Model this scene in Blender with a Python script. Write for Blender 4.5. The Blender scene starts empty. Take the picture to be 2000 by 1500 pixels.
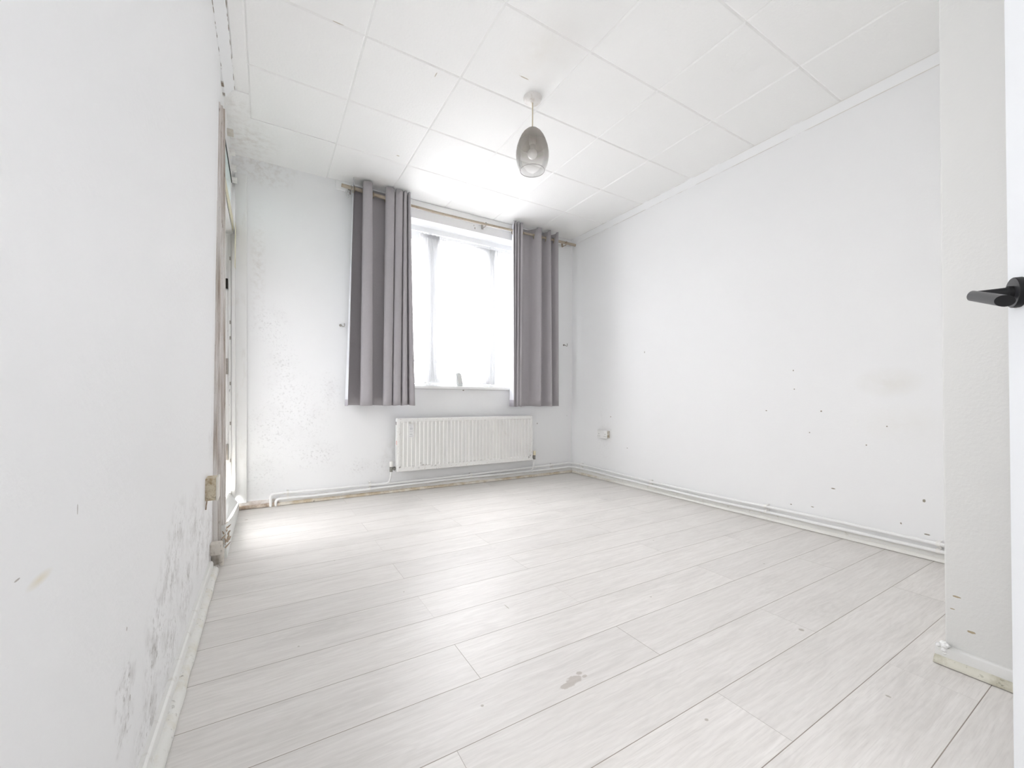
import bpy, bmesh, math, random
from mathutils import Vector, Matrix, noise
random.seed(7)
S = bpy.context.scene
COL = S.collection
PI = math.pi

# ------------------------------------------------------------------ camera
YAW, PITCH, ROLL, FPX, CY, HC = 0.53969, 0.014061, 0.004306, 803.15, 767.3, 0.80199
fw = Vector((math.sin(YAW)*math.cos(PITCH), math.cos(YAW)*math.cos(PITCH), math.sin(PITCH)))
r0 = Vector((math.cos(YAW), -math.sin(YAW), 0))
u0 = r0.cross(fw)
rr = r0*math.cos(ROLL) + u0*math.sin(ROLL)
uu = -r0*math.sin(ROLL) + u0*math.cos(ROLL)
cd = bpy.data.cameras.new('camera')
cam = bpy.data.objects.new('camera', cd)
COL.objects.link(cam)
cd.sensor_width = 36
cd.lens = FPX*36/2000
cd.shift_y = (CY-750)/2000
cd.clip_start = 0.02
M = Matrix.Identity(4)
for i in range(3):
    M[i][0], M[i][1], M[i][2] = rr[i], uu[i], -fw[i]
M[0][3], M[1][3], M[2][3] = 0, 0, HC
cam.matrix_world = M
S.camera = cam

# ------------------------------------------------------------------ world: even white overcast sky
w = bpy.data.worlds.new('sky')
S.world = w
w.use_nodes = True
wn = w.node_tree
_tc = wn.nodes.new('ShaderNodeTexCoord'); _sp = wn.nodes.new('ShaderNodeSeparateXYZ'); _rp = wn.nodes.new('ShaderNodeValToRGB')
wn.links.new(_tc.outputs['Generated'], _sp.inputs[0])
_ma = wn.nodes.new('ShaderNodeMath'); _ma.operation = 'MULTIPLY_ADD'; _ma.inputs[1].default_value = .5; _ma.inputs[2].default_value = .5
wn.links.new(_sp.outputs[2], _ma.inputs[0]); wn.links.new(_ma.outputs[0], _rp.inputs[0])
for _p, _v in ((.0, .08), (.49, .07), (.52, .075), (.62, .21), (.76, .65), (1.0, 1.0)):     # ground, haze at the horizon, brighter overhead
    _e = _rp.color_ramp.elements[0] if _p == 0 else _rp.color_ramp.elements[1] if _p == 1 else _rp.color_ramp.elements.new(_p)
    _e.position = _p; _e.color = (_v*.99, _v*.985, _v*1.003, 1)
wn.links.new(_rp.outputs[0], wn.nodes['Background'].inputs[0])
wn.nodes['Background'].inputs[1].default_value = 12.0
S.view_settings.view_transform = 'Standard'
S.view_settings.look = 'None'
S.view_settings.gamma = 1
S.view_settings.use_curve_mapping = False
S.view_settings.exposure = 2.6
S.cycles.max_bounces = 10
S.cycles.diffuse_bounces = 6
S.cycles.use_adaptive_sampling = True
S.cycles.adaptive_threshold = .04
S.cycles.glossy_bounces = 3
S.cycles.transmission_bounces = 8
S.cycles.transparent_max_bounces = 14
S.cycles.sample_clamp_indirect = 4
S.cycles.caustics_reflective = False
S.cycles.caustics_refractive = False
S.cycles.use_denoising = True
S.cycles.denoising_input_passes = 'RGB_ALBEDO_NORMAL'
S.cycles.denoising_prefilter = 'ACCURATE'

sl = bpy.data.lights.new('hazy_sun', 'SUN'); sl.energy = 1.6; sl.angle = math.radians(40); sl.color = (1, .98, .96)
so = bpy.data.objects.new('hazy_sun', sl); COL.objects.link(so)
so.rotation_euler = Vector((-math.cos(math.radians(66)), .08, math.sin(math.radians(66)))).to_track_quat('Z', 'Y').to_euler()
def portal(name, loc, rot, sx, sy):
    l = bpy.data.lights.new(name, 'AREA')
    l.shape = 'RECTANGLE'; l.size = sx; l.size_y = sy
    l.cycles.is_portal = True
    o = bpy.data.objects.new(name, l); COL.objects.link(o)
    o.location = loc; o.rotation_euler = rot
portal('window_daylight', (1.615, 3.83, 1.65), (-PI/2, 0, 0), 1.5, 1.6)
portal('added_window_fill', (-.37, .14, 1.55), (0, -PI/2, 0), 1.3, .56)  # portal of the added window, fill daylight from beside the camera
portal('balcony_door_daylight', (-0.37, 3.05, 1.25), (0, -PI/2, 0), 2.5, 1.05)

# ------------------------------------------------------------------ room numbers
XL, XR, YB, H = -0.215, 2.893, 3.542, 2.55
YF = -0.19                       # wall behind the camera
XS, YS = 1.80, 0.408             # return wall on the right

# ------------------------------------------------------------------ mesh helpers
class MB:
    def __init__(s): s.bm = bmesh.new(); s.uv = None
    def face(s, pts, mi=0):
        f = s.bm.faces.new([s.bm.verts.new(p) for p in pts]); f.material_index = mi; return f
    def box(s, a, b, bev=0, mi=0, seg=2):
        x0,y0,z0 = [min(p,q) for p,q in zip(a,b)]; x1,y1,z1 = [max(p,q) for p,q in zip(a,b)]
        vs = [s.bm.verts.new(p) for p in ((x0,y0,z0),(x1,y0,z0),(x1,y1,z0),(x0,y1,z0),(x0,y0,z1),(x1,y0,z1),(x1,y1,z1),(x0,y1,z1))]
        fs = [s.bm.faces.new([vs[i] for i in q]) for q in ((3,2,1,0),(4,5,6,7),(0,1,5,4),(1,2,6,5),(2,3,7,6),(3,0,4,7))]
        for f in fs: f.material_index = mi
        if bev:
            es = list({e for f in fs for e in f.edges})
            bmesh.ops.bevel(s.bm, geom=es, offset=bev, segments=seg, affect='EDGES', profile=.5)
        return vs
    def prism(s, poly, d, mi=0):
        """poly: list of 3D points, d: extrusion vector"""
        d = Vector(d); n = len(poly)
        a = [s.bm.verts.new(p) for p in poly]; b = [s.bm.verts.new(Vector(p)+d) for p in poly]
        fs = [s.bm.faces.new(a), s.bm.faces.new(b[::-1])]
        for i in range(n):
            fs.append(s.bm.faces.new((a[i], b[i], b[(i+1)%n], a[(i+1)%n])))
        for f in fs: f.material_index = mi
    def tube(s, pts, r, n=12, cap=True, mi=0):
        pts = [Vector(p) for p in pts]; m = len(pts)
        rs = r if isinstance(r, (list, tuple)) else [r]*m
        rings = []; up = None
        for i, p in enumerate(pts):
            t = (pts[min(i+1,m-1)]-pts[max(i-1,0)]).normalized()
            if up is None:
                up = Vector((0,0,1)) if abs(t.z) < .9 else Vector((1,0,0))
            up = (up - t*up.dot(t)).normalized(); q = t.cross(up)
            rings.append([s.bm.verts.new(p + (up*math.cos(a)+q*math.sin(a))*rs[i]) for a in [2*PI*k/n for k in range(n)]])
        for i in range(m-1):
            for k in range(n):
                f = s.bm.faces.new((rings[i][k], rings[i+1][k], rings[i+1][(k+1)%n], rings[i][(k+1)%n])); f.material_index = mi
        if cap:
            for rg in (rings[0], rings[-1][::-1]):
                f = s.bm.faces.new(rg); f.material_index = mi
    def lathe(s, prof, c=(0,0,0), n=32, axis=None, mi=0):
        """prof: [(radius, height)]; axis frame = 3 vectors (x,y,z)"""
        c = Vector(c); ax = axis or (Vector((1,0,0)), Vector((0,1,0)), Vector((0,0,1)))
        rings = []
        for r_, h_ in prof:
            if r_ < 1e-6: rings.append([s.bm.verts.new(c+ax[2]*h_)])
            else: rings.append([s.bm.verts.new(c+(ax[0]*math.cos(2*PI*k/n)+ax[1]*math.sin(2*PI*k/n))*r_+ax[2]*h_) for k in range(n)])
        for a, b in zip(rings, rings[1:]):
            for k in range(n):
                if len(a) == 1 and len(b) == 1: continue
                if len(a) == 1: q = (a[0], b[(k+1)%n], b[k])
                elif len(b) == 1: q = (a[k], a[(k+1)%n], b[0])
                else: q = (a[k], a[(k+1)%n], b[(k+1)%n], b[k])
                f = s.bm.faces.new(q); f.material_index = mi
    def torus(s, c, R, r, ax, n=20, m=8):
        c = Vector(c); z = Vector(ax).normalized(); x = z.orthogonal().normalized(); y = z.cross(x)
        rg = []
        for i in range(n):
            a = 2*PI*i/n; d = x*math.cos(a)+y*math.sin(a)
            rg.append([s.bm.verts.new(c+d*(R+r*math.cos(2*PI*k/m))+z*r*math.sin(2*PI*k/m)) for k in range(m)])
        for i in range(n):
            for k in range(m):
                s.bm.faces.new((rg[i][k], rg[(i+1)%n][k], rg[(i+1)%n][(k+1)%m], rg[i][(k+1)%m]))
    def grid(s, rows, mi=0):
        V = [[s.bm.verts.new(p) for p in row] for row in rows]
        for i in range(len(V)-1):
            for j in range(len(V[0])-1):
                f = s.bm.faces.new((V[i][j], V[i][j+1], V[i+1][j+1], V[i+1][j])); f.material_index = mi
    def lean(s, k=.013, z0=1.0):
        for v in s.bm.verts: v.co.x -= (v.co.z-z0)*k
        return s
    def build(s, name, mats, parent=None, smooth=40, recalc=True):
        if recalc: bmesh.ops.recalc_face_normals(s.bm, faces=s.bm.faces)
        if smooth:
            for f in s.bm.faces: f.smooth = True
            for e in s.bm.edges:
                if len(e.link_faces) == 2 and e.calc_face_angle(0) > math.radians(smooth): e.smooth = False
        me = bpy.data.meshes.new(name); s.bm.to_mesh(me); s.bm.free()
        o = bpy.data.objects.new(name, me); COL.objects.link(o)
        for m in (mats if isinstance(mats, (list, tuple)) else [mats]): me.materials.append(m)
        if parent:
            o.parent = parent
            o.matrix_parent_inverse = Matrix.Translation(parent.location).inverted()
        return o

def thing(name, label, cat, loc=(0,0,0), group=None):
    o = bpy.data.objects.new(name, None); COL.objects.link(o)
    o.location = loc; o.empty_display_size = .05
    o['label'] = label; o['category'] = cat
    if group: o['group'] = group
    return o
def tag(o, label, cat, group=None):
    o['label'] = label; o['category'] = cat
    if group: o['group'] = group
    return o
def struct(o, label, cat):
    o['kind'] = 'structure'; o['label'] = label; o['category'] = cat
    return o

# ------------------------------------------------------------------ materials
def newmat(name):
    m = bpy.data.materials.new(name); m.use_nodes = True
    return m, m.node_tree.nodes, m.node_tree.links, m.node_tree.nodes['Principled BSDF']
def nd(N, t, **kw):
    n = N.new(t)
    for k, v in kw.items(): setattr(n, k, v)
    return n
def mth(N, L, op, a, b=None, c=None, clamp=False):
    n = N.new('ShaderNodeMath'); n.operation = op; n.use_clamp = clamp
    for i, v in enumerate((a, b, c)):
        if v is None: continue
        if isinstance(v, (int, float)): n.inputs[i].default_value = v
        else: L.new(v, n.inputs[i])
    return n.outputs[0]
def mixc(N, L, f, a, b):
    n = N.new('ShaderNodeMix'); n.data_type = 'RGBA'
    if isinstance(f, (int, float)): n.inputs[0].default_value = f
    else: L.new(f, n.inputs[0])
    for i, v in ((6, a), (7, b)):
        if isinstance(v, tuple): n.inputs[i].default_value = (*v, 1)
        else: L.new(v, n.inputs[i])
    return n.outputs[2]
def noise_fac(N, L, vec, scale, detail=4, rough=.55, dist=0):
    n = N.new('ShaderNodeTexNoise'); n.inputs['Scale'].default_value = scale
    n.inputs['Detail'].default_value = detail; n.inputs['Roughness'].default_value = rough
    n.inputs['Distortion'].default_value = dist
    L.new(vec, n.inputs['Vector']); return n.outputs[0]
def mapping(N, L, vec, scale):
    n = N.new('ShaderNodeVectorMath'); n.operation = 'MULTIPLY'; n.inputs[1].default_value = scale
    L.new(vec, n.inputs[0]); return n.outputs[0]
def blob(N, L, vec, c, r):
    a = N.new('ShaderNodeVectorMath'); a.operation = 'SUBTRACT'; a.inputs[1].default_value = c; L.new(vec, a.inputs[0])
    b = N.new('ShaderNodeVectorMath'); b.operation = 'MULTIPLY'; b.inputs[1].default_value = [1/x for x in r]; L.new(a.outputs[0], b.inputs[0])
    l = N.new('ShaderNodeVectorMath'); l.operation = 'LENGTH'; L.new(b.outputs[0], l.inputs[0])
    return l.outputs['Value']
def maxof(N, L, lst):
    o = lst[0]
    for x in lst[1:]: o = mth(N, L, 'MAXIMUM', o, x)
    return o
def minof(N, L, lst):
    o = lst[0]
    for x in lst[1:]: o = mth(N, L, 'MINIMUM', o, x)
    return o
def bump(N, L, bsdf, h, strength, dist=.002):
    b = N.new('ShaderNodeBump'); b.inputs['Strength'].default_value = strength; b.inputs['Distance'].default_value = dist
    L.new(h, b.inputs['Height']); L.new(b.outputs[0], bsdf.inputs['Normal'])
def plain(name, col, rough=.5, metal=0, bmp=0, bscale=200, var=.0, vscale=8, spec=.5):
    m, N, L, B = newmat(name)
    B.inputs['Roughness'].default_value = rough; B.inputs['Metallic'].default_value = metal
    B.inputs['Specular IOR Level'].default_value = spec
    tc = N.new('ShaderNodeTexCoord').outputs['Object']
    f = noise_fac(N, L, tc, vscale, 4)
    c2 = tuple(x*(1-var) for x in col)
    L.new(mixc(N, L, f, col, c2), B.inputs['Base Color'])
    if bmp: bump(N, L, B, noise_fac(N, L, tc, bscale, 3), bmp, .001)
    return m
def worn(name, col, layers=(), chips=None, rough=.6, bmp=.15, bscale=90, spec=.3, var=.02):
    """painted surface; layers = stains and painted shade with a place and noise of their own; chips = small knocks in the paint"""
    m, N, L, B = newmat(name)
    B.inputs['Roughness'].default_value = rough; B.inputs['Specular IOR Level'].default_value = spec
    tc = N.new('ShaderNodeTexCoord').outputs['Object']
    c = mixc(N, L, noise_fac(N, L, tc, 2.5, 4), col, tuple(x*(1-var) for x in col))
    for ly in layers:
        v = mapping(N, L, tc, ly.get('stretch', (1,1,1)))
        n1 = noise_fac(N, L, v, ly['scale'], ly.get('detail', 4), ly.get('nrough', .65))
        k = mth(N, L, 'MULTIPLY', mth(N, L, 'SUBTRACT', n1, ly['thr']), ly['gain'], clamp=True)
        if 'blobs' in ly:
            bs = [mth(N, L, 'MULTIPLY', mth(N, L, 'SUBTRACT', 1.0, blob(N, L, tc, cc, rr_), clamp=True), a) for cc, rr_, a in ly['blobs']]
            k = mth(N, L, 'MULTIPLY', k, maxof(N, L, bs), clamp=True)
        k = mth(N, L, 'MULTIPLY', k, ly['amt'], clamp=True)
        c = mixc(N, L, k, c, ly['col'])
    if chips:
        wob = noise_fac(N, L, tc, 160, 2)
        ds = [blob(N, L, tc, cc, rr_) for cc, rr_ in chips[1]]
        k = mth(N, L, 'ADD', minof(N, L, ds), mth(N, L, 'MULTIPLY', wob, .8))
        k = mth(N, L, 'MULTIPLY', mth(N, L, 'SUBTRACT', 1.35, k), 5, clamp=True)
        c = mixc(N, L, mth(N, L, 'MULTIPLY', k, .85), c, chips[0])
    L.new(c, B.inputs['Base Color'])
    if bmp: bump(N, L, B, noise_fac(N, L, tc, bscale, 5), bmp, .003)
    return m

WHITE = (.86, .862, .862)
GREY = (.30, .29, .275)
BROWN = (.34, .25, .16)
mold_b = [((.02,0,1.33),(.16,.6,.2),.8), ((.10,0,1.05),(.14,.6,.25),.8), ((.16,0,.78),(.22,.6,.3),.9), ((.30,0,.62),(.2,.6,.2),.7),
          ((.06,0,.55),(.25,.6,.25),.8), ((.34,0,.36),(.22,.6,.15),1.0), ((.66,0,.23),(.14,.6,.1),.85), ((.44,0,.85),(.1,.6,.22),.8), ((.83,0,.24),(.08,.6,.1),.9), ((-.02,0,.25),(.2,.6,.25),.6)]
mold_b = [((a[0], YB, a[2]), r_, k) for a, r_, k in mold_b]
m_wall_back = worn('paint_back_wall', WHITE, layers=[
    dict(blobs=mold_b, scale=75, thr=.56, gain=9, col=GREY, amt=.34, nrough=.5, detail=3),
    dict(blobs=mold_b, scale=6, thr=.45, gain=4, col=(.5,.48,.47), amt=.24),
    dict(blobs=[((-.09,YB,2.52),(.35,.5,.13),.9), ((.0,YB,2.43),(.2,.5,.08),.7), ((-.06,YB,1.75),(.06,.5,.55),.55)], scale=26, thr=.45, gain=5, col=BROWN, amt=.35),
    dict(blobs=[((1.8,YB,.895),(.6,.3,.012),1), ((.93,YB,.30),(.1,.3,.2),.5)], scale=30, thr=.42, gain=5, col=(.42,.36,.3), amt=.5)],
    chips=((.2,.17,.13), [((2.43,YB,.545),(.006,.05,.008)), ((1.59,YB,.878),(.009,.05,.006)), ((1.70,YB,2.432),(.006,.05,.010)), ((1.69,YB,2.455),(.004,.05,.006)),((2.82,YB,.62),(.003,.05,.005))]))
lm = [((1.45,.33),.17,.8),((1.71,.18),.16,.9),((1.30,.26),.15,.85),((1.25,.2),.1,.9),((1.02,.27),.07,1.),((1.02,.2),.06,.9),((1.2,.07),.14,.8),((1.55,.41),.15,.6),((2.02,.24),.2,.75),((2.3,.18),.2,.7),((1.85,.35),.18,.6),((1.45,.13),.15,.8),((2.35,.6),.12,.5)]
lm = [((XL, a[0], a[1]), (.6, r_*1.15, r_*.85), k) for a, r_, k in lm]
m_wall_left = worn('paint_left_wall', WHITE, layers=[
    dict(blobs=lm, scale=14, thr=.47, gain=5, col=(.30,.28,.25), amt=.78),
    dict(blobs=lm, scale=60, thr=.55, gain=8, col=(.2,.18,.15), amt=.7, detail=3),
    dict(blobs=[((XL,2.42,1.0),(.3,.10,1.5),.8)], scale=9, thr=.4, gain=3, col=(.5,.45,.39), amt=.4, stretch=(1,3,.5)),
    dict(blobs=[((XL,.67,.597),(.1,.035,.008),1)], scale=30, thr=.2, gain=4, col=(.7,.6,.36), amt=.5)],
    chips=((.40,.37,.34), [((XL,.775,.651),(.02,.0016,.008)), ((XL,.62,.615),(.02,.007,.0012)), ((XL,1.02,.374),(.02,.004,.005)), ((XL,1.05,.23),(.02,.004,.007)), ((XL,1.22,.11),(.02,.005,.005))]), bmp=.35, bscale=55)
rch = [(1.496,.729,.006,.004),(1.177,.734,.006,.005),(2.533,1.221,.004,.009),(.726,.289,.007,.009),(.716,.12,.014,.004),(1.119,.277,.012,.004),(1.347,.133,.006,.004),(1.227,.144,.010,.003),
       (2.951,.629,.006,.007),(2.738,.347,.005,.005),(1.33,.99,.004,.005),(1.325,.87,.004,.004),(1.24,.60,.004,.004),(.96,.55,.004,.004),(.816,.151,.004,.006),(2.95,.50,.003,.003),(.87,.66,.004,.004)]
m_wall_right = worn('paint_right_wall', WHITE, layers=[
    dict(blobs=[((XR,.863,.90),(.3,.16,.09),.8), ((XR,.80,.67),(.3,.25,.12),.35)], scale=7, thr=.2, gain=3, col=(.66,.62,.52), amt=.42),
    dict(blobs=[((XR,3.05,.4),(.3,.16,.5),.5)], scale=60, thr=.55, gain=8, col=GREY, amt=.3)],
    chips=((.25,.21,.15), [((XR,y,z),(.05,a,b)) for y,z,a,b in rch]))
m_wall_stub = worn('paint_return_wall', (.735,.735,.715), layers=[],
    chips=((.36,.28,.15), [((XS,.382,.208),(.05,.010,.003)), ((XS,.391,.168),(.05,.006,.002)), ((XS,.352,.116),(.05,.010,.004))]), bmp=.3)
m_wall_plain = worn('paint_plain_wall', WHITE)
m_trim = worn('gloss_white_paint', (.85,.85,.84), rough=.4, spec=.4, bmp=.06)
m_upvc = plain('white_window_paint', (.85,.86,.86), .35)
m_board = plain('white_board_paint', (.86,.86,.855), .45, bmp=.05, bscale=60)

# ceiling tiles
m_ceil = worn('textured_ceiling_tile', (.94,.94,.925), layers=[
    dict(blobs=[((1.18,1.70,H),(.22,.28,.3),.55), ((1.2,1.86,H),(.12,.04,.3),.6)], scale=5, thr=.25, gain=3, col=(.72,.64,.52), amt=.35),
    dict(blobs=[((.78,3.40,H),(.3,.14,.3),.9), ((2.45,3.42,H),(.35,.12,.3),.7)], scale=8, thr=.3, gain=2.5, col=(.58,.53,.45), amt=.30),
    dict(blobs=[((-.15,3.3,H),(.25,.35,.3),.9), ((-.17,2.95,H),(.1,.1,.3),.8)], scale=22, thr=.45, gain=5, col=(.55,.48,.42), amt=.4)],
    chips=((.55,.48,.38), [((.27,2.05,H),(.03,.003,.05)), ((.77,2.1,H),(.003,.02,.05)),((1.19,1.87,H),(.035,.004,.05)),((.8,2.95,H),(.012,.006,.05))]),
    rough=.8, bmp=.6, bscale=85, spec=.2)

# floor: pale oak laminate boards running across the room
def floor_mat():
    m, N, L, B = newmat('pale_oak_laminate')
    tc = N.new('ShaderNodeTexCoord').outputs['Object']
    sp = N.new('ShaderNodeSeparateXYZ'); L.new(tc, sp.inputs[0])
    X, Y = sp.outputs[0], sp.outputs[1]
    W, LEN, Y0 = .1893, 1.257, .3075
    ry = mth(N, L, 'DIVIDE', mth(N, L, 'SUBTRACT', Y, Y0), W)
    row = mth(N, L, 'FLOOR', ry); fy = mth(N, L, 'SUBTRACT', ry, row)
    even = mth(N, L, 'SUBTRACT', 1.0, mth(N, L, 'ABSOLUTE', mth(N, L, 'MODULO', row, 2.0)))
    off = mth(N, L, 'SUBTRACT', 1.07, mth(N, L, 'MULTIPLY', even, mth(N, L, 'ADD', .533, mth(N, L, 'MULTIPLY', mth(N, L, 'LESS_THAN', row, 3.0), .155))))
    rx = mth(N, L, 'DIVIDE', mth(N, L, 'SUBTRACT', X, off), LEN)
    pid = mth(N, L, 'FLOOR', rx); fx = mth(N, L, 'SUBTRACT', rx, pid)
    cb = N.new('ShaderNodeCombineXYZ'); L.new(pid, cb.inputs[0]); L.new(row, cb.inputs[1])
    wn_ = N.new('ShaderNodeTexWhiteNoise'); wn_.noise_dimensions = '3D'; L.new(cb.outputs[0], wn_.inputs['Vector'])
    rnd = wn_.outputs['Value']
    # each board carries its own stretch of grain
    o2 = N.new('ShaderNodeCombineXYZ')
    L.new(mth(N, L, 'MULTIPLY', rnd, 37.0), o2.inputs[0]); L.new(mth(N, L, 'MULTIPLY', rnd, 11.0), o2.inputs[2])
    sh = N.new('ShaderNodeVectorMath'); sh.operation = 'ADD'; L.new(tc, sh.inputs[0]); L.new(o2.outputs[0], sh.inputs[1])
    v = sh.outputs[0]
    g1 = noise_fac(N, L, mapping(N, L, v, (1.6, 26, 1)), 2.2, 5, .6, .6)
    g2 = noise_fac(N, L, mapping(N, L, v, (1, 5, 1)), 2.6, 4, .55, 1.6)
    g3 = noise_fac(N, L, mapping(N, L, v, (6, 160, 1)), 2.0, 3, .6)
    wv = N.new('ShaderNodeTexWave'); wv.wave_type = 'BANDS'; wv.bands_direction = 'Y'
    wv.inputs['Scale'].default_value = 14; wv.inputs['Distortion'].default_value = 11; wv.inputs['Detail'].default_value = 3; wv.inputs['Detail Scale'].default_value = 1.3
    L.new(mapping(N, L, v, (.45, 1.3, 1)), wv.inputs['Vector'])
    base = mixc(N, L, mth(N, L, 'MULTIPLY', mth(N, L, 'SUBTRACT', g1, .35, clamp=True), 1.8, clamp=True), (.80,.775,.745), (.66,.63,.595))
    base = mixc(N, L, mth(N, L, 'MULTIPLY', mth(N, L, 'SUBTRACT', g2, .5, clamp=True), 2.0, clamp=True), base, (.635,.61,.58))
    base = mixc(N, L, mth(N, L, 'MULTIPLY', mth(N, L, 'MULTIPLY', wv.outputs[0], g2), .22), base, (.45,.43,.405))
    base = mixc(N, L, mth(N, L, 'MULTIPLY', mth(N, L, 'SUBTRACT', g3, .5, clamp=True), 1.1), base, (.42,.395,.365))
    base = mixc(N, L, mth(N, L, 'MULTIPLY', mth(N, L, 'SUBTRACT', .8, rnd, clamp=True), .28), base, (.58,.56,.54))
    vo = N.new('ShaderNodeTexVoronoi'); vo.feature = 'F1'; vo.inputs['Scale'].default_value = 1.0
    L.new(mapping(N, L, v, (1.7, 4.6, 1)), vo.inputs['Vector'])
    kd = mth(N, L, 'ADD', vo.outputs['Distance'], mth(N, L, 'MULTIPLY', noise_fac(N, L, mapping(N, L, v, (5, 22, 1)), 1.6, 3), .22))
    ring = mth(N, L, 'MULTIPLY', mth(N, L, 'ADD', mth(N, L, 'SINE', mth(N, L, 'MULTIPLY', kd, 85.0)), 1.0), .5)
    near = mth(N, L, 'MULTIPLY', mth(N, L, 'SUBTRACT', .48, kd, clamp=True), 2.6, clamp=True)
    base = mixc(N, L, mth(N, L, 'MULTIPLY', mth(N, L, 'MULTIPLY', ring, near), .34), base, (.50,.475,.445))
    base = mixc(N, L, mth(N, L, 'MULTIPLY', near, .22), base, (.55,.53,.50))
    # stains trodden on the boards
    st = [((.735,.915,0),(.03,.012,1)), ((.765,.925,0),(.03,.016,1)), ((.795,.939,0),(.012,.008,1)), ((.80,.921,0),(.010,.006,1))]
    k = mth(N, L, 'ADD', minof(N, L, [blob(N, L, tc, a, b) for a, b in st]), mth(N, L, 'MULTIPLY', noise_fac(N, L, tc, 70, 3), .9))
    k = mth(N, L, 'MULTIPLY', mth(N, L, 'SUBTRACT', 1.4, k), 5, clamp=True)
    base = mixc(N, L, mth(N, L, 'MULTIPLY', k, .55), base, (.36,.31,.26))
    sk = [((.494,.969,0),(.004,.004,1)),((-.10,3.22,0),(.01,.008,1)),((.956,.641,0),(.005,.004,1)),((1.456,.44,0),(.004,.006,1)),((1.612,.72,0),(.008,.008,1)),((.806,1.378,0),(.002,.018,1)),((.3,2.2,0),(.004,.004,1)),((.5,1.7,0),(.003,.003,1)),((1.9,1.6,0),(.004,.004,1)),((.1,1.5,0),(.003,.003,1)),((1.35,1.15,0),(.004,.003,1)),((2.1,1.1,0),(.004,.004,1))]
    k = minof(N, L, [blob(N, L, tc, a, b) for a, b in sk])
    k = mth(N, L, 'MULTIPLY', mth(N, L, 'SUBTRACT', 1.2, k), 3, clamp=True)
    base = mixc(N, L, mth(N, L, 'MULTIPLY', k, .6), base, (.3,.26,.2))
    # joints between boards
    dy = mth(N, L, 'MULTIPLY', mth(N, L, 'MINIMUM', fy, mth(N, L, 'SUBTRACT', 1.0, fy)), W)
    dx = mth(N, L, 'MULTIPLY', mth(N, L, 'MINIMUM', fx, mth(N, L, 'SUBTRACT', 1.0, fx)), LEN)
    jy = mth(N, L, 'MULTIPLY', mth(N, L, 'SUBTRACT', .00125, dy), 1600, clamp=True)
    jx = mth(N, L, 'MULTIPLY', mth(N, L, 'SUBTRACT', .0010, dx), 1600, clamp=True)
    tight = mth(N, L, 'MULTIPLY', mth(N, L, 'GREATER_THAN', mth(N, L, 'FRACT', mth(N, L, 'MULTIPLY', rnd, 7.3)), .55), .65)
    j = mth(N, L, 'MAXIMUM', mth(N, L, 'MULTIPLY', jy, .9), mth(N, L, 'MULTIPLY', jx, mth(N, L, 'ADD', .25, tight)))
    base = mixc(N, L, j, base, (.22,.18,.14))
    L.new(base, B.inputs['Base Color'])
    B.inputs['Roughness'].default_value = .42; B.inputs['Specular IOR Level'].default_value = .42
    hh = mth(N, L, 'SUBTRACT', mth(N, L, 'MULTIPLY', g3, .2), j)
    bump(N, L, B, hh, .25, .0012)
    return m
m_floor = floor_mat()

def wood_dirty(name, col, dirt, thr=.45, amt=.9, scale=16, rough=.65):
    return worn(name, col, layers=[dict(scale=scale, thr=thr, gain=5, col=dirt, amt=amt, stretch=(1,1,1)),
                                   dict(scale=60, thr=.6, gain=8, col=tuple(x*.35 for x in dirt), amt=.75)], rough=rough, bmp=.4, bscale=70)
m_skirt = worn('old_gloss_skirting', (.80,.795,.77), layers=[dict(blobs=[((1,YB,.056),(3,.1,.02),1.), ((XR,2,.054),(.1,3,.02),.9)], scale=9, thr=.42, gain=5, col=(.30,.25,.19), amt=.6, stretch=(1,1,3)), dict(scale=22, thr=.6, gain=6, col=(.42,.37,.29), amt=.5)], rough=.5, bmp=.3, bscale=40)  # first layer paints the shade between the pipes as dark streaks
m_bead_back = wood_dirty('stained_timber_bead', (.74,.70,.62), (.50,.40,.26), .42, .8, 9)
m_bead_right = worn('white_bead', (.80,.79,.75), layers=[dict(scale=14, thr=.6, gain=5, col=(.5,.44,.34), amt=.5), dict(blobs=[((XR,3.3,0),(.4,.6,.3),1)], scale=10, thr=.35, gain=4, col=(.52,.44,.31), amt=.8)], rough=.5, bmp=.2)
m_bead_left = wood_dirty('yellowed_bead', (.78,.775,.74), (.62,.57,.44), .5, .55, 12)
m_bead_stub = wood_dirty('mouldy_bead', (.66,.645,.56), (.38,.35,.25), .44, .8, 12)
m_jamb_dirty = worn('grimy_painted_timber', (.76,.735,.71), layers=[dict(scale=7, thr=.4, gain=4, col=(.36,.29,.23), amt=.8, stretch=(7,7,.35)), dict(scale=30, thr=.62, gain=8, col=(.2,.14,.1), amt=.8, stretch=(2,2,.5))], bmp=.4)
m_frame_chip = worn('flaking_white_timber', (.86,.86,.85), layers=[dict(scale=24, thr=.66, gain=10, col=(.2,.2,.2), amt=.8, stretch=(2,2,.4)), dict(scale=8, thr=.55, gain=5, col=(.74,.70,.62), amt=.5, stretch=(1,1,.4))], rough=.45)
m_sill_chip = worn('worn_grey_white_timber', (.78,.79,.77), layers=[dict(scale=30, thr=.62, gain=8, col=(.35,.3,.24), amt=.6)], rough=.5)
m_tape = plain('yellowed_tape', (.80,.75,.55), .5, var=.1, vscale=30)
m_rust_wood = wood_dirty('rotten_splinters', (.52,.42,.32), (.25,.17,.1), .45, .8, 30)
m_pipe = worn('painted_copper_pipe', (.86,.86,.85), layers=[dict(scale=20, thr=.66, gain=8, col=(.55,.43,.28), amt=.5)], rough=.35, spec=.5, bmp=.05)
m_clip = worn('painted_pipe_clip', (.85,.84,.81), layers=[dict(scale=60, thr=.58, gain=6, col=(.36,.28,.2), amt=.6)], rough=.45)
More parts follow.
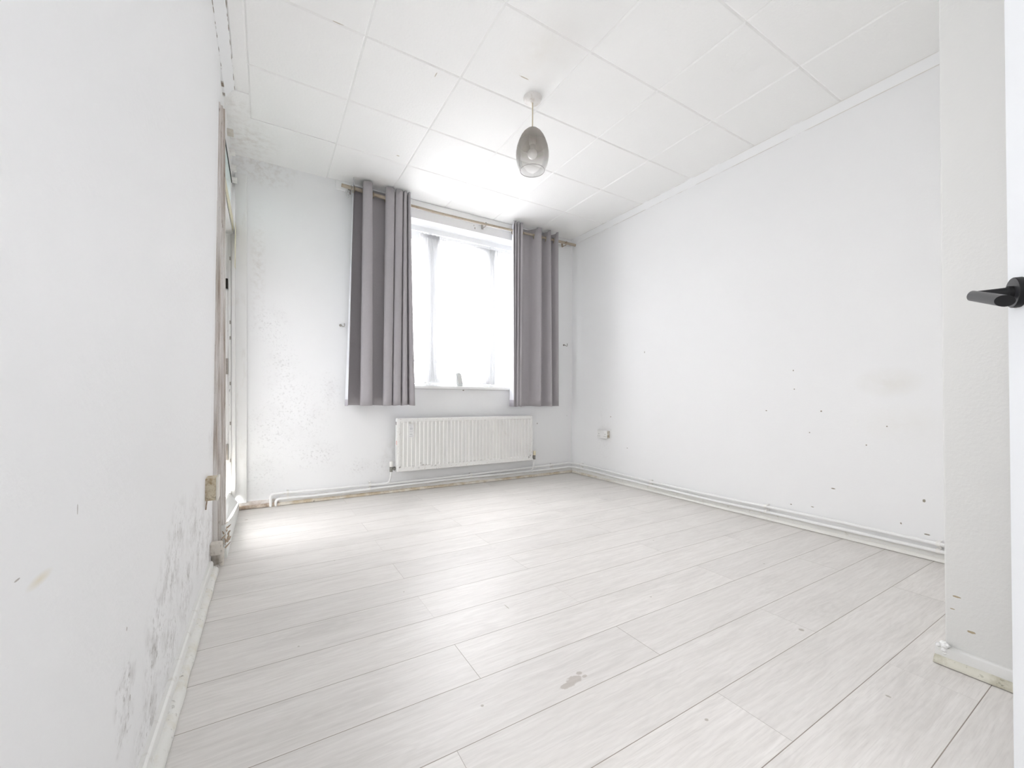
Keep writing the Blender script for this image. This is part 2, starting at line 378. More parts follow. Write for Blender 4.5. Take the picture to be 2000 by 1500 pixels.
m_rad = worn('radiator_enamel', (.83,.825,.80), layers=[
    dict(scale=110, thr=.60, gain=12, col=(.30,.16,.08), amt=.7, detail=3, blobs=[((1.63,YB-.1,.18),(1.4,.3,.10),1.0), ((1.63,YB-.1,.635),(1.4,.3,.05),.9), ((2.3,YB-.1,.25),(.12,.3,.3),1.0), ((.95,YB-.1,.4),(.06,.3,.5),.8)]),
    dict(scale=34, thr=.55, gain=10, col=(.12,.1,.08), amt=.95, detail=3, blobs=[((1.2,YB-.1,.225),(.16,.3,.035),1.1), ((2.27,YB-.1,.225),(.08,.3,.04),1.2), ((.965,YB-.1,.23),(.02,.3,.05),1.3), ((2.3,YB-.1,.63),(.02,.3,.03),1.)]),
    dict(scale=40, thr=.55, gain=6, col=(.5,.46,.40), amt=.4, stretch=(2,1,.3), blobs=[((1.95,YB-.1,.5),(.5,.3,.16),1)])], rough=.35, spec=.5, bmp=.08)
m_brass = plain('tarnished_valve_brass', (.33,.32,.29), .4, .7, var=.4, vscale=60)
m_cap = plain('cream_plastic_cap', (.80,.73,.55), .4)
m_capw = plain('white_plastic_cap', (.85,.84,.80), .4)
m_black = plain('matt_black_metal', (.004,.004,.0045), .5, .0, spec=.3)
m_blackface = plain('satin_black_metal', (.026,.026,.029), .34, .0, spec=.5)
m_steel = plain('worn_steel', (.45,.42,.38), .4, .8, var=.4, vscale=60)
m_dark = plain('dark_hole', (.03,.025,.02), .9)
m_rod = worn('old_brass_pole', (.42,.36,.28), layers=[dict(scale=40, thr=.5, gain=5, col=(.28,.2,.12), amt=.6, stretch=(1,1,1))], rough=.45, spec=.5, bmp=.05)
m_rodend = worn('pale_wood_pole_end', (.50,.43,.34), layers=[dict(scale=30, thr=.5, gain=5, col=(.26,.18,.11), amt=.7, stretch=(.4,1,1))], rough=.5)
m_eyelet = plain('antique_brass_eyelet', (.42,.36,.26), .3, .9)
m_sock = plain('white_socket_plastic', (.82,.82,.80), .35)
m_sockbox = wood_dirty('dirty_back_box', (.70,.66,.58), (.30,.22,.13), .42, .9, 40)
m_oldbox = wood_dirty('yellowed_old_box', (.66,.60,.47), (.36,.25,.13), .44, .85, 34)
m_oldpipe = wood_dirty('dusty_painted_pipe', (.68,.64,.58), (.42,.36,.29), .5, .6, 30)
m_grater = plain('pale_grey_plastic', (.60,.615,.61), .45)
m_gratehole = plain('cream_mesh_insert', (.74,.71,.66), .6)
m_sticker = plain('paper_sticker', (.84,.84,.83), .6)
m_stickgrey = plain('faded_print', (.50,.50,.50), .7)
m_red = plain('red_smudge', (.72,.38,.33), .6)
m_cord = plain('old_beige_flex', (.62,.54,.39), .5)
m_roseplast = worn('old_white_plastic', (.82,.80,.77), layers=[dict(scale=30, thr=.55, gain=5, col=(.5,.42,.34), amt=.5)], rough=.45)
m_bulb = plain('opal_bulb_glass', (.82,.81,.78), .25)
m_clear = plain('clear_plastic_white', (.80,.80,.79), .25)
m_out = plain('grey_balcony_paint', (.55,.56,.57), .6)

def fabric():
    m, N, L, B = newmat('grey_curtain_fabric')
    tc = N.new('ShaderNodeTexCoord').outputs['Object']
    f = noise_fac(N, L, mapping(N, L, tc, (400, 400, 40)), 1.5, 2)
    L.new(mixc(N, L, f, (.46,.438,.452), (.375,.356,.37)), B.inputs['Base Color'])
    B.inputs['Roughness'].default_value = .75; B.inputs['Specular IOR Level'].default_value = .25
    B.inputs['Sheen Weight'].default_value = .15
    bump(N, L, B, f, .15, .0006)
    return m
m_fabric = fabric()
def lining():
    m, N, L, B = newmat('white_curtain_lining')
    tc = N.new('ShaderNodeTexCoord').outputs['Object']
    sp = N.new('ShaderNodeSeparateXYZ'); L.new(tc, sp.inputs[0])
    k = mth(N, L, 'LESS_THAN', sp.outputs[2], .79)       # the grey hem is turned up over the lining
    L.new(mixc(N, L, k, (.80,.81,.84), (.56,.54,.58)), B.inputs['Base Color'])
    B.inputs['Roughness'].default_value = .7; B.inputs['Specular IOR Level'].default_value = .2
    return m
m_lining = lining()
def net():
    m = bpy.data.materials.new('sheer_white_net'); m.use_nodes = True
    N, L = m.node_tree.nodes, m.node_tree.links
    N.clear()
    out = N.new('ShaderNodeOutputMaterial')
    tc = N.new('ShaderNodeTexCoord').outputs['Object']
    tr = N.new('ShaderNodeBsdfTransparent'); tl = N.new('ShaderNodeBsdfTranslucent'); df = N.new('ShaderNodeBsdfDiffuse')
    tl.inputs[0].default_value = (.72,.725,.735,1); df.inputs[0].default_value = (.80,.80,.80,1)
    m1 = N.new('ShaderNodeMixShader'); m1.inputs[0].default_value = .45
    L.new(tl.outputs[0], m1.inputs[1]); L.new(df.outputs[0], m1.inputs[2])
    m2 = N.new('ShaderNodeMixShader')
    f = noise_fac(N, L, mapping(N, L, tc, (30, 30, .6)), 1.5, 3)
    L.new(mth(N, L, 'ADD', .42, mth(N, L, 'MULTIPLY', f, .2)), m2.inputs[0])
    L.new(tr.outputs[0], m2.inputs[1]); L.new(m1.outputs[0], m2.inputs[2])
    L.new(m2.outputs[0], out.inputs[0])
    return m
m_net = net()
def glass(name, tint=(.97,.97,.975)):
    m = bpy.data.materials.new(name); m.use_nodes = True
    N, L = m.node_tree.nodes, m.node_tree.links
    N.clear()
    out = N.new('ShaderNodeOutputMaterial')
    tr = N.new('ShaderNodeBsdfTransparent'); tr.inputs[0].default_value = (*tint, 1)
    gl = N.new('ShaderNodeBsdfGlossy'); gl.inputs['Roughness'].default_value = .02
    lw = N.new('ShaderNodeLayerWeight'); lw.inputs[0].default_value = .5
    fr = mth(N, L, 'ADD', .04, mth(N, L, 'MULTIPLY', mth(N, L, 'POWER', lw.outputs['Facing'], 5.0), .96))
    mx = N.new('ShaderNodeMixShader'); L.new(fr, mx.inputs[0])
    L.new(tr.outputs[0], mx.inputs[1]); L.new(gl.outputs[0], mx.inputs[2]); L.new(mx.outputs[0], out.inputs[0])
    return m
m_glass = glass('window_glass')
m_glassw = glass('dimming_window_glass', (.68,.68,.683))  # even tint that dims the daylight through this window
m_glassg = glass('greenish_glass', (.19,.21,.207))
m_glasss = glass('added_window_glass', (.485,.485,.487))  # pane of the added window, tinted to set its fill
m_glassd = glass('dimming_door_glass', (.346,.348,.35))  # deep even tint that holds back daylight from the balcony door
def smoke():
    """smoked glass shade: dusty grey tint that fades to clear at the rim"""
    m = bpy.data.materials.new('smoked_glass'); m.use_nodes = True
    N, L = m.node_tree.nodes, m.node_tree.links
    N.clear()
    out = N.new('ShaderNodeOutputMaterial')
    tc = N.new('ShaderNodeTexCoord').outputs['Object']
    sp = N.new('ShaderNodeSeparateXYZ'); L.new(tc, sp.inputs[0])
    g = N.new('ShaderNodeMapRange'); g.inputs[1].default_value = 2.15; g.inputs[2].default_value = 2.34
    L.new(sp.outputs[2], g.inputs[0]); G = g.outputs[0]
    tint = mixc(N, L, G, (1,1,1), (.80,.78,.75))
    tr = N.new('ShaderNodeBsdfTransparent'); L.new(tint, tr.inputs[0])
    df = N.new('ShaderNodeBsdfDiffuse'); L.new(mixc(N, L, noise_fac(N, L, tc, 40, 3), (.52,.485,.445), (.42,.39,.36)), df.inputs[0])
    gl = N.new('ShaderNodeBsdfGlossy'); gl.inputs['Roughness'].default_value = .08
    dust = mth(N, L, 'MULTIPLY', mth(N, L, 'POWER', G, 1.25), .66)
    mx = N.new('ShaderNodeMixShader'); L.new(dust, mx.inputs[0]); L.new(tr.outputs[0], mx.inputs[1]); L.new(df.outputs[0], mx.inputs[2])
    lw = N.new('ShaderNodeLayerWeight'); lw.inputs[0].default_value = .25
    m2 = N.new('ShaderNodeMixShader'); L.new(mth(N, L, 'MULTIPLY', lw.outputs[0], .35), m2.inputs[0]); L.new(mx.outputs[0], m2.inputs[1]); L.new(gl.outputs[0], m2.inputs[2])
    L.new(m2.outputs[0], out.inputs[0])
    return m
m_smoke = smoke()

# ================================================================== THE SETTING
def quadgrid(b, o, du, dv, nu, nv):
    o, du, dv = Vector(o), Vector(du), Vector(dv)
    b.grid([[o+du*(j/nu)+dv*(i/nv) for j in range(nu+1)] for i in range(nv+1)])

b = MB(); b.box((XL-.2, YF-.2, -.12), (XR+.2, YB+.26, 0))
struct(b.build('floor', m_floor, smooth=0), 'pale grey oak laminate floor', 'floor')

# ceiling: square tiles with bevelled edges
b = MB()
xs = [-.171, -.1015, .3945, .8905, 1.3885, 1.888, 2.384, 2.893]
ys = [-.435+.497*k for k in range(8)] + [3.542]
ys = [-.435, .0625, .560, 1.059, 1.557, 2.050, 2.547, 3.033, 3.542]
BV, DP = .008, .0055
def tile(x0, x1, y0, y1):
    q = [(x0,y0),(x1,y0),(x1,y1),(x0,y1)]
    p = [(x0+BV,y0+BV),(x1-BV,y0+BV),(x1-BV,y1-BV),(x0+BV,y1-BV)]
    top = [b.bm.verts.new((x, y, H+DP)) for x, y in q]
    bot = [b.bm.verts.new((x, y, H)) for x, y in p]
    b.bm.faces.new(bot[::-1])
    for i in range(4): b.bm.faces.new((top[i], bot[i], bot[(i+1)%4], top[(i+1)%4]))
for i in range(len(xs)-1):
    for j in range(len(ys)-1):
        if j == len(ys)-2 and i < 2: continue
        if i == 0 and j >= 6: continue
        tile(xs[i], xs[i+1], ys[j], ys[j+1])
b.box((xs[0]-.12, 3.033, H-.0006), (xs[2]-.003, YB+.02, H+.009))     # plastered patch in the far left corner
b.box((xs[0]-.12, 2.80, H-.0012), (xs[1]-.002, 3.05, H+.01))
b.box((XL-.2, YF-.3, H+.0053), (XR+.2, YB+.26, H+.12))
struct(b.build('ceiling', m_ceil, smooth=0), 'white ceiling of square textured tiles', 'ceiling')

# back wall with the window opening
WX0, WX1, WZ0, WZ1, YO = .93, 2.30, .905, 2.396, 3.80
b = MB()
b.box((XL-.2, YB, -.05), (WX0, YO, H+.05)); b.box((WX1, YB, -.05), (XR+.2, YO, H+.05))
b.box((WX0, YB, -.05), (WX1, YO, WZ0-.02)); b.box((WX0, YB, WZ1), (WX1, YO, H+.05))
bmesh.ops.remove_doubles(b.bm, verts=b.bm.verts, dist=1e-5)
struct(b.build('wall_back', m_wall_back, smooth=0), 'white back wall with the window, mouldy at lower left', 'wall')
DY0, DY1 = 2.55, 3.542      # balcony door opening in the left wall
b = MB(); SY0, SY1, SZ0, SZ1 = -.13, .41, .90, 2.20      # opening for an added window beside the viewpoint, for fill daylight
b.box((XL-.15, SY1, -.05), (XL, DY0, H+.05)); b.box((XL-.15, YF-.2, -.05), (XL, SY0, H+.05)); b.box((XL-.15, SY0, -.05), (XL, SY1, SZ0)); b.box((XL-.15, SY0, SZ1), (XL, SY1, H+.05))
bmesh.ops.remove_doubles(b.bm, verts=b.bm.verts, dist=1e-5)
struct(b.build('wall_left', m_wall_left, smooth=0), 'white left wall with grey mould streaks near the floor', 'wall')
b = MB(); b.box((XR, YF-.2, -.05), (XR+.15, YO, H+.05))
struct(b.build('wall_right', m_wall_right, smooth=0), 'long white right wall with small knocks', 'wall')
b = MB(); b.box((XS, YF-.2, -.05), (XR, YS, H+.05), bev=.006)
struct(b.build('wall_corner', m_wall_stub), 'greyish white return wall beside the open door', 'wall')
# wall behind the camera, with the doorway the open door belongs to
b = MB()
b.box((XL-.15, YF-.12, -.05), (.46, YF, H+.05)); b.box((1.30, YF-.12, -.05), (XS, YF, H+.05)); b.box((.46, YF-.12, 2.02), (1.30, YF, H+.05))
struct(b.build('wall_front', m_wall_plain, smooth=0), 'white wall behind the viewpoint with the doorway', 'wall')
b = MB(); b.box((.40, YF-1.2, -.02), (1.9, YF-1.1, H)); b.box((.40, YF-1.2, -.02), (.46, YF-.12, H)); b.box((1.8, YF-1.2, -.02), (1.9, YF-.12, H)); b.box((.1, YF-1.2, H-.1), (1.9, YF-.12, H))
b.box((.1, YF-1.2, -.1), (1.9, YF-.12, -.005))
struct(b.build('wall_hall', m_wall_plain, smooth=0), 'white hallway walls beyond the doorway', 'wall')

# covings
def crack_mat(name, dens, col=(.22,.17,.12), fr=9):
    m, N, L, B = newmat(name)
    tc = N.new('ShaderNodeTexCoord'); at = N.new('ShaderNodeAttribute'); at.attribute_name = 'edge'
    n = noise_fac(N, L, mapping(N, L, tc.outputs['Object'], (.5, fr, .5)), 2.3, 4)
    k = mth(N, L, 'MULTIPLY', at.outputs['Fac'], mth(N, L, 'MULTIPLY', mth(N, L, 'SUBTRACT', n, dens), 8, clamp=True))
    L.new(mixc(N, L, k, (.85,.855,.855), col), B.inputs['Base Color']); B.inputs['Roughness'].default_value = .5
    return m
def coving(name, prof, y0, y1, mat, label, ny=80):
    """prof: list of ((x,z), edge)"""
    b = MB(); lay = b.bm.verts.layers.float.new('edge')
    rows = []
    for i in range(ny+1):
        y = y0+(y1-y0)*i/ny; row = []
        for (x, z), e in prof:
            v = b.bm.verts.new((x, y, z)); v[lay] = e; row.append(v)
        rows.append(row)
    for i in range(ny):
        for j in range(len(prof)-1):
            b.bm.faces.new((rows[i][j], rows[i][j+1], rows[i+1][j+1], rows[i+1][j]))
    for r_ in (rows[0][::-1], rows[-1]): b.bm.faces.new(r_)
    return struct(b.build(name, mat, smooth=30), label, 'trim')
coving('trim_1', [((XR+.01,2.493),1),((XR,2.493),1),((XR-.003,2.494),1),((XR-.005,2.4965),0),((XR-.026,2.543),0),((XR-.0275,2.547),.7),((XR-.0285,2.549),.7),((XR-.0285,H+.01),.7),((XR+.01,H+.01),0)],
       YF, YB, crack_mat('coving_right_paint', .38, (.66,.635,.59), 2.5), 'white coving along the top of the right wall')
coving('trim_2', [((XL-.01,2.4925),1),((XL+.001,2.4925),1),((XL+.0025,2.4935),.8),((XL+.003,2.4945),0),((XL+.030,2.538),0),((XL+.0435,2.5475),0),((XL+.0445,2.5485),1),((XL+.046,2.549),1),((XL+.046,H+.01),1),((XL-.01,H+.01),0)],
       YF, 2.80, crack_mat('coving_left_paint', .47), 'white coving on the left wall with dark cracks')

# skirtings with a small quarter bead at the floor
def skirt(name, p0, p1, n, h, t, br, mats, label, bead_ext=0, wob=0):
    """p0,p1 on the wall line, n = direction into the room"""
    p0, p1, n = Vector((*p0,0)), Vector((*p1,0)), Vector((*n,0)); d = p1-p0
    b = MB()
    prof = [(0,0),(t,0),(t,h-.012),(t-.003,h-.004),(t-.008,h),(0,h)]
    b.prism([p0+n*a+Vector((0,0,z)) for a, z in prof], d)
    o = struct(b.build(name, mats[0], smooth=30), label, 'skirting board')
    if br:
        b = MB(); m = int(d.length/.03)+1
        rows = []
        for i in range(m+1):
            q = p0+d*(i/m); a = wob*noise.noise(q*9) if wob else 0
            pr = [(0,0)] + [((br+a)*math.cos(k*PI/12), (br+a)*math.sin(k*PI/12)) for k in range(7)]
            rows.append([q+n*(t+x)+Vector((0,0,z+.0025)) for x, z in pr])
        b.grid(rows)
        for r_ in (rows[0], rows[-1]): b.face(r_)
        bmesh.ops.remove_doubles(b.bm, verts=b.bm.verts, dist=1e-5)
        b.build('floor_bead', mats[1], o, smooth=50)
    return o
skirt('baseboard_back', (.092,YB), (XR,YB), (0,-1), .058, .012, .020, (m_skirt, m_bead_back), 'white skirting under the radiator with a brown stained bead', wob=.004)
m_bead_corner = wood_dirty('damp_brown_bead', (.62,.54,.46), (.30,.22,.15), .42, .85, 14)
o = skirt('trim_6', (-.17,YB), (.092,YB), (0,-1), .05, .015, .022, (worn('damp_stained_skirting', (.76,.74,.71), layers=[dict(scale=12, thr=.42, gain=4, col=(.42,.34,.29), amt=.7)]), m_bead_corner), 'damp stained low skirting left of the pipes', wob=.006)
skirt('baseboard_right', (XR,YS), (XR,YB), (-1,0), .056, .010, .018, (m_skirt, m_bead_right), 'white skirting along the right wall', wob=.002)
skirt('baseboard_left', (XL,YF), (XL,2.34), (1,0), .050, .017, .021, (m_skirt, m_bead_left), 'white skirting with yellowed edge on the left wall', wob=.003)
skirt('baseboard_corner', (XS,YF), (XS,YS+.018), (-1,0), .052, .018, .020, (worn('return_skirting', (.74,.74,.72), layers=[dict(scale=40, thr=.62, gain=6, col=(.6,.58,.5), amt=.5)], bmp=.4), m_bead_stub), 'low skirting with a mouldy bead below the return wall', wob=.003)
# broken plaster lump at the outer corner of the return wall
b = MB()
for k in range(16):
    c = Vector((XS-.004-random.random()*.018, YS+random.uniform(-.012,.012), .03+random.random()*.035)); s_ = random.uniform(.004,.010)
    b.lathe([(0,-s_),(s_*.8,-s_*.5),(s_,0),(s_*.7,s_*.6),(0,s_)], c, n=7)
struct(b.build('trim_7', worn('chipped_plaster', (.84,.84,.83), bmp=.5)), 'crumbling plaster lump at the foot of the return wall', 'trim')

# white batten on the back wall that carries the pole, and the board beside the balcony door
b = MB()
P = [(YB+.01,2.476),(YB-.014,2.476),(YB-.018,2.480),(YB-.018,2.540),(YB-.014,2.546),(YB-.014,2.549),(YB+.01,2.549)]
b.prism([(.462,y,z) for y, z in P], (XR-.03-.462,0,0))
bmesh.ops.bevel(b.bm, geom=[e for e in b.bm.edges if all(abs(v.co.x-.462)<1e-5 and v.co.y<YB-.01 for v in e.verts)], offset=.004, segments=2, affect='EDGES')
struct(b.build('trim_3', m_board, smooth=30), 'white batten across the top of the back wall', 'trim')
b = MB(); b.box((-.19, YB-.022, .045), (-.118, YB+.01, 2.41), bev=.004)
struct(b.lean(.011).build('trim_4', worn('board_paint', (.83,.83,.82), layers=[dict(scale=10, thr=.55, gain=4, col=(.6,.56,.5), amt=.4, stretch=(2,1,.5))])), 'narrow upright white board beside the balcony door', 'trim')

# ------------------------------------------------------------------ window
YW = 3.69
def wempty(name, loc, label, cat):
    o = thing(name, label, cat, loc); o['kind'] = 'structure'; return o
win = wempty('window_1', (1.615, YW, WZ0), 'white three-pane window behind the net curtains', 'window')
b = MB()
b.box((WX0, YW, WZ1-.045), (WX1, YW+.06, WZ1)); b.box((WX0, YW, WZ0-.02), (WX1, YW+.06, WZ0+.03))
b.box((WX0, YW, WZ0), (WX0+.04, YW+.06, WZ1)); b.box((WX1-.04, YW, WZ0), (WX1, YW+.06, WZ1))
b.build('window_frame', m_upvc, win, smooth=0)
MUL = [1.307, 1.965]
for x in MUL:
    b = MB(); b.box((x-.019, YW-.006, WZ0+.01), (x+.019, YW+.06, WZ1-.043), bev=.002); b.build('mullion', m_upvc, win)
spans = [(WX0+.042, MUL[0]-.024), (MUL[0]+.024, MUL[1]-.024), (MUL[1]+.024, WX1-.042)]
ZT, ZB, CW = WZ1-.050, WZ0+.034, .080
for x0, x1 in spans:
    b = MB(); g = .0012
    y0, y1 = YW+.006, YW+.05
    def mitre(pts): b.prism([(x, y0, z) for x, z in pts], (0, y1-y0, 0))
    mitre([(x0+g,ZT),(x1-g,ZT),(x1-.055-g,ZT-CW),(x0+.055+g,ZT-CW)])
    mitre([(x0+g,ZB),(x0+.055+g,ZB+.06),(x1-.055-g,ZB+.06),(x1-g,ZB)])
    mitre([(x0,ZB+g),(x0,ZT-g),(x0+.055,ZT-CW-g),(x0+.055,ZB+.06+g)])
    mitre([(x1,ZB+g),(x1-.055,ZB+.06+g),(x1-.055,ZT-CW-g),(x1,ZT-g)])
    c = b.build('casement', m_upvc, win, smooth=0)
    b = MB(); b.box((x0+.05, YW+.024, ZB+.055), (x1-.05, YW+.030, ZT-CW+.005)); b.build('glass_pane', m_glassw, c, smooth=0)
    b = MB(); b.box((x0+.055, YW+.012, 1.138), (x1-.055, YW+.045, 1.162)); b.build('glazing_bar', m_upvc, c, smooth=0)
for x in (1.575, 1.70, 2.072):
    b = MB(); b.prism([(x-.016,YW+.008,1.155),(x+.016,YW+.008,1.155),(x+.006,YW+.008,1.215),(x-.014,YW+.008,1.215)], (0,.02,0)); b.build('stay_bracket', m_out, win, smooth=0)
b = MB(); b.box((WX0-.03, YB-.032, .886), (WX1+.03, YW+.01, .913), bev=.004); b.build('window_sill', m_trim, win)

win_added = wempty('window_added', (XL, (SY0+SY1)/2, SZ0), 'unseen narrow white window added in the left wall for fill daylight', 'window')  # added out of view to light the near part of the room
b = MB()
for q0, q1 in (((SY0,SZ0),(SY0+.035,SZ1)),((SY1-.035,SZ0),(SY1,SZ1)),((SY0,SZ0),(SY1,SZ0+.035)),((SY0,SZ1-.035),(SY1,SZ1))): b.box((-.33, q0[0], q0[1]), (-.28, q1[0], q1[1]))
b.build('window_frame', m_upvc, win_added, smooth=0)
b = MB(); b.box((-.308, SY0+.03, SZ0+.03), (-.302, SY1-.03, SZ1-.03)); b.build('glass_pane', m_glasss, win_added, smooth=0)
# ------------------------------------------------------------------ balcony door in the left wall
door = wempty('door_1', (XL, 3.0, 0), 'old white balcony door in the far left corner', 'door')
b = MB()
for y0, y1, x in ((2.455,2.482,-.205),(2.482,2.508,-.193),(2.508,2.53,-.184),(2.53,2.555,-.177)):
    b.box((XL-.02, y0, .09), (x, y1, 2.27), bev=.002)
b.lean().build('door_post', m_jamb_dirty, door)
b = MB(); b.box((XL-.1, DY0, 2.30), (-.205, DY1, H-.002)); b.box((XL-.12, DY0, 1.955), (-.200, DY1, 2.02), bev=.003)
b.lean().build('door_head', m_frame_chip, door, smooth=0)
b = MB()
b.box((-.32, 2.56, .12), (-.265, 2.66, 1.955)); b.box((-.32, 3.12, .12), (-.265, 3.495, 1.955)); b.box((-.32, 2.66, .12), (-.265, 3.12, .24)); b.box((-.32, 2.66, 1.86), (-.265, 3.12, 1.955))
lf = b.lean().build('door_leaf', m_frame_chip, door, smooth=0)
b = MB(); b.box((-.298, 2.655, .235), (-.292, 3.125, 1.865)); b.lean().build('glass_pane', m_glassd, lf, smooth=0)
b = MB()
for x0, x1, y in ((-.36,-.232,3.500),(-.232,-.226,3.508),(-.226,-.211,3.494),(-.211,-.207,3.503),(-.207,-.186,3.488)):
    b.box((x0, y, .09), (x1, DY1, 1.955), bev=.001)
b.lean().build('hinge_post', m_frame_chip, door)
b = MB(); b.box((XL-.06, 2.60, 2.02), (XL-.054, 3.42, 2.30)); b.lean().build('fanlight_pane', m_glassg, door, smooth=0)
b = MB(); b.box((XL-.07, 2.55, 2.02), (-.212, 2.60, 2.30)); b.box((XL-.07, 3.42, 2.02), (-.208, 3.535, 2.30)); b.lean().build('fanlight_frame', m_frame_chip, door, smooth=0)
b = MB(); b.prism([(-.203,2.62,2.285),(-.203,3.42,2.285),(-.203,3.42,2.30),(-.203,2.62,2.30)], (.004,0,0)); b.lean().build('fanlight_seal', m_dark, door, smooth=0)
b = MB(); b.prism([(-.197,2.66,1.985),(-.197,3.46,1.965),(-.197,3.52,2.01),(-.197,3.44,2.06),(-.197,2.66,2.045)], (.002,0,0)); b.prism([(-.183,3.38,1.7),(-.183,3.46,1.7),(-.183,3.50,2.0),(-.183,3.43,2.02)], (.002,0,0)); b.lean().build('draught_tape', m_tape, door, smooth=0)
for z, m_ in ((1.60,m_dark),(1.02,m_steel),(.42,m_steel)):
    hh = .035 if m_ is m_dark else .055
    b = MB(); b.box((-.248, 3.486, z-hh), (-.228, 3.502, z+hh), bev=.001); b.lean().build('hinge', m_, door)
b = MB()
for z in (1.78, 1.33, 1.22, .9, .62, .36): b.box((-.219, 3.489, z-.012), (-.212, 3.496, z+.012))
b.lean().build('latch_keep', m_steel, door, smooth=0)
for y, z in ((3.10,2.46),(3.26,2.42),(3.40,2.38),(3.47,2.33)):
    b = MB(); b.box((-.208, y-.025, z-.012), (-.172, y+.025, z+.012), bev=.003); b.lean().build('frame_block', plain('cream_painted_block', (.76,.72,.64), .5, var=.2, vscale=40) if y < 3.2 else m_clip, door)
b = MB(); b.prism([(-.170,2.50,0),(-.166,YB-.03,0),(-.166,YB-.03,.055),(-.172,2.95,.10),(-.176,2.50,.165)], (-.05,0,0)); b.lean().build('kick_board', m_sill_chip, door, smooth=0)
b = MB(); b.prism([(-.178,2.56,.165),(-.172,3.50,.06),(-.215,3.50,.13),(-.215,2.56,.2)], (-.01,0,.004)); b.lean().build('door_sill', m_sill_chip, door, smooth=0)
b = MB()
for k in range(34):
    c = Vector((-.182+random.uniform(-.010,.020), 2.50+random.uniform(-.05,.10), random.uniform(.06,.14)))
    d = Vector((random.uniform(-.5,.7), random.uniform(-1,1), random.uniform(.2,1.2))).normalized()*random.uniform(.012,.035)
    b.tube([c, c+d*.5, c+d], [.004, .003, .001], n=5)
b.lean().build('splinter', m_rust_wood, door)
# door_1: small board end between the pipe box and the sill
b = MB(); b.box((XL, 2.425, 0), (-.182, 2.54, .07), bev=.004); b.build('post_foot', worn('grey_dusty_board', (.60,.57,.52), layers=[dict(scale=25, thr=.5, gain=5, col=(.3,.24,.18), amt=.6)]), door)

# ================================================================== THE OPEN DOOR (its leaf stands into the room on the right)
PHI = math.radians(-62)
n_ = Vector((-math.cos(PHI), -math.sin(PHI), 0)); t_ = Vector((-math.sin(PHI), math.cos(PHI), 0)); up = Vector((0,0,1))
RF = Vector((1.119, .166, .991))
RB = RF - n_*.010
edge = RB + t_*.0435; edge.z = 0
b = MB()
WD, TH, HD = .76, .040, 1.985
q = [edge, edge-t_*WD, edge-t_*WD-n_*TH, edge-n_*TH]
b.prism([Vector((p.x, p.y, .008)) for p in q], (0,0,HD))
bmesh.ops.recalc_face_normals(b.bm, faces=b.bm.faces)
bmesh.ops.bevel(b.bm, geom=list(b.bm.edges), offset=.0015, segments=2, affect='EDGES')
door2 = struct(b.build('door_2', plain('smooth_white_door_paint', (.76,.78,.80), .4, bmp=.02, bscale=120)), 'plain white room door standing open at the right edge', 'door')
hd = bpy.data.objects.new('door_handle', None); COL.objects.link(hd); hd.empty_display_size = .03
hd.parent = door2; hd['label'] = 'matt black lever handle on a round rose'
AX = (t_, up, n_)
b = MB(); b.lathe([(0,0),(.0258,0),(.0262,.0008),(.0262,.0090),(.0254,.0100)], RB, 48, AX); b.lathe([(.0254,.0100),(.012,.0102),(0,.0102)], RB, 48, AX, mi=1); b.build('rose', [m_black, m_blackface], hd, smooth=35)
b = MB()
ld = (-t_*math.cos(math.radians(16)) - up*math.sin(math.radians(16))).normalized()
b.lathe([(.0118,.009),(.0118,.016),(.0100,.018),(.0086,.052)], RB, 24, AX)
b.build('neck', m_black, hd, smooth=35)
b = MB()
c0 = RF + n_*.046
# round bar with a mitred heel and an oblique cut tip
lside = n_; lup = ld.cross(n_).normalized(); R_ = .0092; rings = []
for d, sl in ((-.0085, .75), (.004, 0), (.06, 0), (.112, -.85)):
    rg = []
    for k in range(28):
        a = 2*PI*k/28; off = n_*(math.cos(a)*R_) + lup*(math.sin(a)*R_)
        rg.append(b.bm.verts.new(c0 + off + ld*(d + sl*math.cos(a)*R_)))
    rings.append(rg)
for A, B_ in zip(rings, rings[1:]):
    for k in range(28): b.bm.faces.new((A[k], A[(k+1)%28], B_[(k+1)%28], B_[k]))
b.bm.faces.new(rings[0][::-1]); b.bm.faces.new(rings[-1]).material_index = 1
b.build('lever', [m_blackface, m_black], hd, smooth=35)
b = MB(); b.lathe([(0,0),(.002,0),(.002,.0006),(0,.0006)], RB + n_*.005 - up*.0258 + t_*.003, 10, (t_, n_, -up)); b.build('grub_screw', m_steel, hd)

# ================================================================== PENDANT LAMP
PX, PY = 1.312, 1.972
t = thing('pendant_lamp', 'pendant lamp with a smoked glass egg-shaped shade hanging from the ceiling', 'lamp', (PX, PY, 2.55))
b = MB(); b.lathe([(0,2.521),(.010,2.521),(.012,2.523),(.040,2.526),(.048,2.531),(.050,2.540),(.053,2.543),(.054,2.5495),(0,2.5495)], (PX, PY, 0), 40); b.build('ceiling_rose', m_roseplast, t)
b = MB(); b.tube([(PX,PY,2.524),(PX+.0008,PY,2.45),(PX,PY,2.36)], .0034, 10); b.build('cord', m_cord, t)
b = MB()
prof = [(.006,2.368),(.020,2.3665),(.036,2.359),(.052,2.344),(.066,2.323),(.079,2.295),(.089,2.265),(.0945,2.235),(.0955,2.210),(.093,2.185),(.087,2.160),(.079,2.140),(.071,2.124)]
inner = [(max(r_-.0026,.0035), z-.0012) for r_, z in prof[::-1]]
b.lathe(prof+[(.0698,2.1228)]+inner, (PX,PY,0), 56); b.build('lamp_shade', m_smoke, t, smooth=60)
b = MB(); b.torus((PX,PY,2.1235), .0702, .0016, (0,0,1), 56, 8); b.build('shade_rim', plain('grey_glass_rim', (.33,.31,.30), .2), t)
